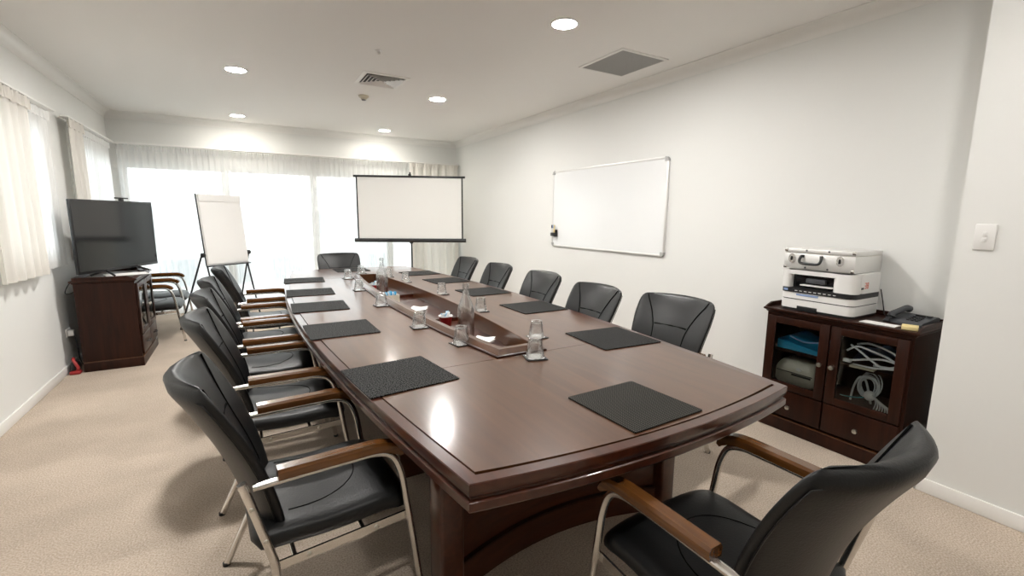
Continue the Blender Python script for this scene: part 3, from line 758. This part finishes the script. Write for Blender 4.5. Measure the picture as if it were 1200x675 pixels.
bm_.ringstrip([[Vector((-.13, 0, 0)), Vector((.13, 0, 0)), Vector((.13, .26, 0)), Vector((-.13, .26, 0))], [Vector((-.13, 0, .058)), Vector((.13, 0, .028)), Vector((.13, .26, .035)), Vector((-.13, .26, .065))]]).build('sheets', M['blue'], fl_)
MB().tube(smooth_path([(-.06, .02, .088), (0, -.004, .078), (.05, -.002, .072), (.13, .04, .080)], 6), .005, 8).build('strap', M['bluegrey'], fl_)
def loose(n, box, r, seed, turns=1):
    rnd = random.Random(seed); pts = []
    for k in range(n): pts.append(sb(rnd.uniform(box[0], box[1]), rnd.uniform(box[2], box[3]), rnd.uniform(box[4], box[5])))
    return smooth_path(pts, 7)
cb = tag(MB().grid(lambda u, v: Vector(sb(.07+u*.28, .12+.2*v, .552+.13*(1-abs(2*u-1)**3)*(.55+.45*math.sin(3*v+1))*(.9+.1*math.sin(14*u)))), 20, 12).build('blue_bag', M['bluegrey']), 'crumpled blue-grey bag on the upper right shelf of the sideboard', 'bag')
cp = [[(.07, .05, .63), (.12, .06, .665), (.2, .05, .655), (.27, .07, .63), (.33, .06, .60), (.30, .09, .575), (.2, .08, .567)],
      [(.075, .04, .575), (.12, .04, .585), (.19, .05, .605), (.26, .05, .62), (.345, .05, .61)],
      [(.08, .07, .665), (.14, .05, .64), (.2, .05, .60), (.26, .05, .575), (.33, .05, .60)],
      [(.10, .10, .67), (.17, .08, .69), (.25, .08, .675), (.33, .09, .64)], [(.12, .035, .558), (.2, .03, .562), (.28, .035, .575), (.34, .05, .585)]]
for i, p_ in enumerate(cp):
    tag(MB().tube(smooth_path([sb(*q) for q in p_], 7), .006, 8).build('white_cable', M['cable']), ['white cable arching over the pile on the upper right sideboard shelf', 'white cable running straight along the front of the upper right sideboard shelf', 'white cable crossing diagonally on the upper right sideboard shelf', 'white cable over the top of the blue-grey bag on the sideboard shelf', 'white cable lying lowest on the upper right sideboard shelf'][i], 'cable', 'white cables')
tag(MB().box(-.02, .02, -.012, .012, 0, .02, .003).build('power_plug', M['cable'], None, sb(.085, .035, .565), -R90), 'white plug at the end of a cable on the sideboard shelf', 'plug')
tag(MB().box(-.06, .06, -.03, .03, 0, .012, .002).build('leaflet', M['cream'], None, sb(.17, .03, .5485), -R90+.1), 'small tan leaflet under the white cables on the shelf', 'leaflet')
coil = thing('cable_coil', 'looped grey cable tied in a bundle, lower right of the sideboard', 'cable', (0, 0, 0))
for k in range(7):
    rr_ = .052+.004*k
    pts = [sb(.175+rr_*.75*math.cos(a)+.003*k, .10+.02*math.sin(a+k), .42+rr_*math.sin(a)+.004*k) for a in [2*PI*j/22 for j in range(22)]]
    MB().tube(pts, .0038, 7, True).build('loop', M['cablegrey'], coil)
for k in range(8):
    x1 = .22+.014*k
    MB().tube(smooth_path([sb(.20, .08, .385), sb(.235+.006*k, .045, .395-.004*k), sb(.25+.011*k, .04, .36-.003*k), sb(.24+.014*k, .045, .314)], 5), .0038, 7).build('tail', M['cablegrey'], coil)
MB().sphere(sb(.205, .07, .385), .03, 12, (.8, 1, 1)).build('tie', M['cable'], coil)
tag(MB().tube(smooth_path([sb(.06, .06, .345), sb(.10, .05, .35), sb(.15, .05, .36), sb(.19, .06, .372)], 6), .0035, 7).build('teal_cable', M['teal']), 'thin teal cable beside the grey coil in the sideboard', 'cable')
tag(MB().tube(smooth_path([sb(.09, .12, .312), sb(.10, .12, .40), sb(.13, .11, .47), (sb(.16, .12, .45)), sb(.19, .14, .315)], 7), .006, 8).build('grey_cord', M['cablegrey']), 'grey cord arched behind the coil in the sideboard', 'cord')

# ------------------------------------------------------------------ television, webcam
ang = math.atan2(.92, .43)
TVX, TVY = -1.045, 5.78
tv = thing('television', 'black flat television angled on the dark cabinet by the window wall', 'television', (TVX, TVY, PT+.003), ang)
tw, thh = .515, .655
MB().box(-tw, tw, -.012, .012, .045, .045+thh, .006).box(-tw+.15, tw-.15, .012, .05, .09, .45, .012).build('housing', M['black'], tv)
MB().box(-tw+.012, tw-.012, -.0135, -.0115, .07, .045+thh-.012).build('screen', M['screen'], tv)
for s in (-1, 1):
    MB().tube([(s*.20, .0, .055), (s*.235, -.10, .008)], .009, 8).tube([(s*.20, .0, .055), (s*.235, .11, .008)], .009, 8).build('stand_foot', M['black'], tv)
wc = thing('webcam', 'small black webcam clipped on top of the television', 'webcam', (TVX+.10*math.cos(ang)*1.0, TVY+.10*math.sin(ang), PT+.045+thh), ang)
MB().box(-.075, .075, -.018, .012, .022, .036, .005).build('camera_bar', M['black'], wc)
MB().box(-.02, .02, -.012, .014, .0005, .022, .003).build('clip', M['black'], wc)
MB().lathe([(.006, 0), (.006, .003), (.004, .004)], 12, (0, -.018, .029), 'y').build('lens', M['blackgloss'], wc)
tag(MB().box(-.16, .16, -.11, .11, 0, .004).build('document', M['paper'], None, (-1.0, 5.70, PT+.0005), .3), 'white sheet of paper lying under the television', 'paper')
rm = tag(MB().box(-.02, .02, -.08, .08, 0, .018, .005).build('remote_control', M['grey'], None, (-.93, 5.98, PT+.0005), .3), 'slim grey remote control at the front edge of the television cabinet', 'remote control')
# outlet, cord, power strip
ol = thing('wall_outlet', 'white power outlet low on the window wall behind the television cabinet', 'outlet', (XL, 5.50, .34), 0)
MB().box(0, .008, -.058, .058, -.036, .036, .003).build('plate', M['white'], ol)
for y in (-.03, .03): MB().box(.008, .012, y-.012, y+.012, -.014, .014, .002).build('socket', M['grill'], ol)
pg = thing('power_plug', 'white plug with black cord in the outlet behind the television cabinet', 'plug', (XL+.033, 5.47, .34))
MB().box(-.02, .02, -.02, .02, -.025, .025, .005).build('plug_body', M['white'], pg)
adopt(MB().tube(smooth_path([(XL+.05, 5.47, .33), (XL+.07, 5.44, .20), (XL+.06, 5.50, .08), (XL+.07, 5.55, .02), (XL+.075, 5.7, .012)], 6), .005, 7).build('power_cord', M['black']), pg)
adopt(MB().tube(smooth_path([(-1.30, 5.45, .83), (-1.350, 5.42, .79), (-1.375, 5.38, .72), (-1.36, 5.42, .70), (-1.345, 5.50, .705)], 6), .004, 7).build('television_cord', M['black']), tv)
ps = thing('red_bag', 'red and black pouch on the floor behind the television cabinet', 'pouch', (XL+.06, 5.36, 0))
MB().sphere((0, 0, .06), .06, 14, (.6, 1.0, 1.0)).build('pouch_body', M['black'], ps)
MB().tube(smooth_path([(.015, -.055, .02), (.03, -.065, .05), (.02, -.07, .09), (0, -.05, .125), (-.01, 0, .13)], 6), .012, 8).build('red_trim', M['redplastic'], ps)
MB().box(-.03, .045, -.09, -.02, .002, .03, .008).build('red_base', M['redplastic'], ps)

# ------------------------------------------------------------------ flip chart easel
ez = thing('flip_chart_easel', 'flip chart easel with blank white pad before the back curtains', 'easel', (-.17, 6.67, 0), math.atan2(.35, .44))
lean = .10
hw_ = .275
def eb(x, z, off=0): return (x, (z-.8)*lean+off, z)
bd = MB().ringstrip([[Vector(eb(x, z, o)) for x, o in ((-hw_, 0), (hw_, 0), (hw_, .02), (-hw_, .02))] for z in (.80, 1.63)]); bd.build('backboard', M['white'], ez)
MB().ringstrip([[Vector(eb(x, z, o)) for x, o in ((-hw_+.01, -.012), (hw_-.01, -.012), (hw_-.01, -.002), (-hw_+.01, -.002))] for z in (.815, 1.555)]).build('paper_pad', M['paper'], ez)
MB().ringstrip([[Vector(eb(x, z, o)) for x, o in ((-hw_+.008, -.022), (hw_-.008, -.022), (hw_-.008, -.002), (-hw_+.008, -.002))] for z in (1.555, 1.635)]).build('pad_clamp', M['white'], ez)
MB().box(-hw_-.004, hw_+.004, -.035, .022, .785, .797, .003).build('pen_ledge', M['black'], ez)
MB().tube([eb(-hw_-.004, 1.64, .01), eb(-hw_-.004, .80, .01)], .008, 8).build('edge_strip', M['black'], ez)
for s in (-1, 1):
    MB().tube([eb(s*(hw_-.01), .90, .03), (s*(hw_+.02-.02), -.16, .008)], .010, 8).build('front_leg', M['black'], ez)
    MB().tube([(s*(hw_+.035), .03, .93), (s*(hw_+.11), .42, .008)], .010, 8).build('rear_leg', M['black'], ez)
    MB().lathe([(.02, -.02), (.028, -.014), (.028, .014), (.02, .02)], 14, (s*(hw_+.025), .025, .925), 'x').build('knob', M['black'], ez)
    MB().tube([(s*(hw_-.02), .025, .94), (s*(hw_+.04), .025, .94)], .008, 8).build('bracket', M['black'], ez)

# ------------------------------------------------------------------ projection screen on tripod
PX, PY = 2.244, 6.95
sa = math.atan2(-.70, 1.452)
sc_ = thing('projection_screen', 'white pull-up projection screen with black borders on a tripod', 'projection screen', (PX, PY, 0), sa)
sw = .80
MB().box(-sw, sw, -.004, 0, 1.06, 1.985).build('fabric', M['fabric'], sc_)
for s in (-1, 1): MB().box(min(s*sw, s*(sw-.022)), max(s*sw, s*(sw-.022)), -.006, .001, 1.06, 1.985).build('border', M['black'], sc_)
MB().box(-sw-.035, sw+.035, -.014, .010, 1.975, 2.005, .004).build('top_bar', M['black'], sc_)
MB().tube([(-sw-.045, -.002, 1.03), (sw+.045, -.002, 1.03)], .030, 14).build('roller_housing', M['black'], sc_)
MB().tube([(0, .045, .25), (0, .045, 2.06)], .0125, 10).build('pole', M['black'], sc_)
MB().box(-.02, .02, -.004, .06, 2.005, 2.03, .004).build('hook', M['black'], sc_)
MB().box(-.025, .025, .0, .065, .98, 1.09, .006).build('pole_clamp', M['black'], sc_)
for k in range(3):
    a = PI/2+2*PI*k/3; c_, s_ = math.cos(a), math.sin(a)
    MB().tube([(0, .045, .62), (.24*c_, .045+.24*s_, .30), (.44*c_, .045+.44*s_, .012)], .010, 8).build('tripod_leg', M['black'], sc_)
    MB().tube([(0, .045, .30), (.22*c_, .045+.22*s_, .33)], .006, 6).build('brace', M['black'], sc_)

# ------------------------------------------------------------------ whiteboard and marker holder
wb = thing('whiteboard', 'large blank whiteboard in aluminium frame on the right wall', 'whiteboard', (XR, 3.935, 1.505), -R90)
ww, wh = .915, .462
MB().box(-ww+.012, ww-.012, -.016, -.004, -wh+.012, wh-.012).build('board', M['board'], wb)
fr = MB()
fr.box(-ww+.03, ww-.03, -.022, 0, wh-.02, wh, .004).box(-ww+.03, ww-.03, -.022, 0, -wh, -wh+.02, .004).box(-ww, -ww+.02, -.022, 0, -wh+.03, wh-.03, .004).box(ww-.02, ww, -.022, 0, -wh+.03, wh-.03, .004)
fr.build('frame', M['alu'], wb)
for sx in (-1, 1):
    for sz in (-1, 1):
        pts = [(0, 0)]+[(.045*math.cos(PI/2*k/6), .045*math.sin(PI/2*k/6)) for k in range(7)]
        q = MB(); rr_ = []
        for y in (-.026, 0): rr_.append([Vector((sx*(ww-.043+a), y, sz*(wh-.043+c))) for a, c in pts])
        q.ringstrip(rr_).build('corner_cap', M['grill'], wb)
mh = thing('marker_holder', 'small black magnetic marker holder at the lower left of the whiteboard', 'marker holder', (XR-.0245, 4.77, 1.20), -R90)
MB().box(-.045, .045, -.045, -.008, -.03, .012, .006).box(-.05, .05, -.0075, -.001, -.035, .05, .003).build('tray', M['black'], mh)
for k, (x, mt, nm) in enumerate(((-.03, 'black', 'black'), (-.005, 'bluegrey', 'blue'), (.02, 'yellow', 'yellow'))):
    m_ = thing('whiteboard_marker', '%s marker standing in the holder on the whiteboard' % nm, 'marker', sb(0, 0, 0))
    m_.location = (XR-.0245-.03, 4.77-x, 1.213); m_.rotation_euler = (0, 0, -R90)
    MB().lathe([(.008, 0), (.0085, .002), (.0085, .06), (.006, .066)], 10).build('barrel', M['white' if nm != 'yellow' else 'yellow'], m_)
    MB().lathe([(.009, .055), (.009, .09), (.006, .095)], 10).build('cap', M[mt], m_)

# ------------------------------------------------------------------ light switch on the pier
ls = thing('light_switch', 'white double rocker light switch on the right pier', 'light switch', (XP, .756, 1.333), -R90)
MB().box(-.037, .037, -.009, 0, -.060, .060, .004).build('plate', M['white'], ls)
for z in (-.014, .014): MB().box(-.008, .008, -.014, -.009, z-.010, z+.010, .002).build('rocker', M['white'], ls)

# ------------------------------------------------------------------ ceiling fittings
dl_lab = {(.05, 5.07): 'round recessed downlight lit, left of the supply vent', (1.98, 2.72): 'round recessed downlight lit, nearest the grey grille', (1.99, 5.10): 'round recessed downlight lit, between vent and right wall',
          (2.0, 7.36): 'round recessed downlight lit, at the far end near the right wall', (.05, 7.35): 'round recessed downlight lit, at the far end near the windows', (.05, 2.72): 'round recessed downlight lit, over the near window-side chair',
          (.05, .38): 'round recessed downlight lit, above the camera by the window wall', (1.98, .38): 'round recessed downlight lit, above the near end of the table'}
ring = MB().lathe([(.080, 0), (.096, 0), (.097, -.003), (.094, -.006), (.082, -.007), (.080, -.003)], 32, cap=False).mesh('trim_ring', M['white'])
disc = MB().lathe([(.0795, -.001), (.0795, -.004), (.06, -.005), (.002, -.005)], 32).mesh('diffuser', M['lamp'])
disc2 = disc.copy(); disc2.materials[0] = M['lampdim']; disc3 = disc.copy(); disc3.materials[0] = M['lampmid']
for (x, y), lab in dl_lab.items():
    r = thing('downlight', lab, 'ceiling light', (x, y, H), 0, 'recessed downlights')
    put(ring, 'trim_ring', r); put(disc2 if y > 7 else (disc3 if y < 1 else disc), 'diffuser', r)
# 4-way supply vent
vt = thing('supply_vent', 'square four-way louvred air vent on the ceiling above the table', 'vent', (1.265, 4.70, H), 0)
vs = .215
MB().outline([(-vs, -vs), (vs, -vs), (vs, vs), (-vs, vs)], [(-.03, 0), (0, 0), (.0, -.004), (-.028, -.012), (-.036, -.010), (-.036, 0)]).build('frame', M['trim'], vt)
MB().box(-vs+.03, vs-.03, -vs+.03, vs-.03, -.002, -.0005).build('throat', M['black'], vt)
for q in range(4):
    ca, sa_ = math.cos(q*PI/2), math.sin(q*PI/2)
    for k in range(5):
        o = .172-.034*k; hw2 = o-.004
        prf = [(o-.024, -.003), (o, -.020), (o-.0015, -.0215), (o-.0255, -.0045)]
        rr_ = []
        for s in (-1, 1):
            ring_ = []
            for yo, z in prf:
                hx = s*max(.0, (yo-.003)); x_, y_ = hx, yo
                ring_.append(Vector((ca*x_-sa_*y_, sa_*x_+ca*y_, z)))
            rr_.append(ring_)
        MB().ringstrip(rr_).build('louvre', M['trim'], vt)
gr = thing('return_grille', 'square grey return air grille on the ceiling near the right wall', 'grille', (2.885, 3.12, H), 0)
MB().outline([(-.255, -.275), (.255, -.275), (.255, .275), (-.255, .275)], [(-.025, 0), (0, 0), (0, -.006), (-.022, -.010), (-.025, -.006)]).build('frame', M['trim'], gr)
MB().box(-.232, .232, -.252, .252, -.004, -.001).build('mesh_panel', M['grill'], gr)
b = MB()
for k in range(30): y = -.245+k*.0169; b.box(-.23, .23, y, y+.006, -.007, -.004)
o = b.build('mesh_bars', M['grill'], gr); o['kind'] = 'stuff'
sd = thing('smoke_detector', 'small cream smoke detector on the ceiling behind the vent', 'smoke detector', (1.25, 5.40, H))
MB().lathe([(.055, 0), (.055, -.012), (.048, -.020), (.030, -.028), (.030, -.040), (.002, -.042)], 24).build('body', M['cream'], sd, ang=30)
MB().lathe([(.022, -.042), (.022, -.048), (.002, -.049)], 16).build('sensor', M['grey'], sd)
sp = thing('sprinkler_head', 'tiny metal sprinkler head on the ceiling before the vent', 'sprinkler', (1.035, 3.90, H))
MB().lathe([(.03, 0), (.028, -.004), (.010, -.006), (.008, -.02)], 16).build('escutcheon', M['white'], sp)
MB().tube([(-.009, 0, -.008), (-.009, 0, -.020), (0, 0, -.026), (.009, 0, -.020), (.009, 0, -.008)], .002, 6).lathe([(.011, -.027), (.011, -.029), (.001, -.029)], 12).build('deflector', M['steel'], sp)

# ------------------------------------------------------------------ curtains
def curtain(name, label, axis, a0, a1, base, z0, z1, lam, amp, mt, cat='curtain', seed=1, z0b=None, head=.07, parent_track=None):
    rnd = random.Random(seed); ph_ = [rnd.uniform(0, 6.28) for _ in range(4)]
    r = thing(name, label, cat, (0, 0, 0))
    L_ = abs(a1-a0); n = max(12, int(L_/lam*12)); nz = 10
    def off(s, v):
        d = s*L_; A = amp*(.55+.45*(1-v))
        return A*(math.sin(2*PI*d/lam+ph_[0]+.5*math.sin(2*PI*d/(lam*3.7)+ph_[1]))+.35*math.sin(2*PI*d/(lam*.47)+ph_[2]))
    def P_(s, v, o=0):
        zb = z0 if z0b is None else z0+(z0b-z0)*s
        z = zb+(z1-zb)*v; a = a0+(a1-a0)*s; d = base+off(s, v)+o
        return Vector((d, a, z)) if axis == 'y' else Vector((a, d, z))
    MB().grid(lambda s, v: P_(s, v), n, nz).build('cloth', mt, r, ang=80)
    def Hd(s, v):
        d = s*L_; g_ = .008*math.sin(2*PI*d/.028)+.004*math.sin(2*PI*d/.047)
        z = z1-head+(head+.012+.006*math.sin(2*PI*d/.035))*v; a = a0+(a1-a0)*s; q = base+(.012 if axis == 'y' else -.012)+g_*.7+off(s, 1)*.6
        return Vector((q, a, z)) if axis == 'y' else Vector((a, q, z))
    MB().grid(Hd, int(L_/.007), 3).build('gathered_heading', mt, r, ang=80)
    return r
YC = YB-.11
curtain('sheer_curtain', 'full-width white sheer curtain across the back glass doors', 'x', -1.33, 2.75, YC, .02, 2.27, .075, .012, M['sheer'], seed=3, head=.06)
curtain('cream_drape', 'cream drape gathered in the back right corner behind the screen', 'x', 2.50, 3.38, YC-.075, .02, 2.28, .15, .03, M['drape'], seed=5, head=.06)
curtain('cream_drape', 'short cream drape at the near end of the first left window', 'y', 4.12, 5.02, XL+.085, .95, 2.25, .16, .020, M['drape'], seed=8, z0b=.93)
curtain('sheer_curtain', 'short white sheer over the first left window beside the cream drape', 'y', 4.45, 5.56, XL+.045, .95, 2.245, .085, .010, M['sheer'], seed=9, head=.06)
curtain('cream_drape', 'short cream drape behind the television at the second left window', 'y', 5.96, 6.45, XL+.085, .95, 2.27, .15, .020, M['drape'], seed=12)
curtain('sheer_curtain', 'short white sheer over the second left window next to the back corner', 'y', 6.05, 7.72, XL+.045, .95, 2.265, .085, .010, M['sheer'], seed=13, head=.06)
tag(MB().box(-1.36, 3.40, YC-.10, YC+.02, 2.285, 2.305, .003).box(-1.3, -1.27, YC+.02, YB, 2.285, 2.305).box(1, 1.03, YC+.02, YB, 2.285, 2.305).box(3.3, 3.33, YC+.02, YB, 2.285, 2.305).build('curtain_track', M['trim']), 'white curtain track along the top of the back glass doors', 'curtain track')
for y0, y1, z, l_ in ((4.10, 5.60, 2.268, 'white curtain track above the first left window'), (5.94, 7.76, 2.288, 'white curtain track above the second left window')):
    tag(MB().box(XL+.035, XL+.10, y0, y1, z, z+.016, .003).box(XL, XL+.036, y0+.1, y0+.13, z, z+.016).box(XL, XL+.036, y1-.13, y1-.1, z, z+.016).build('curtain_track', M['trim']), l_, 'curtain track')
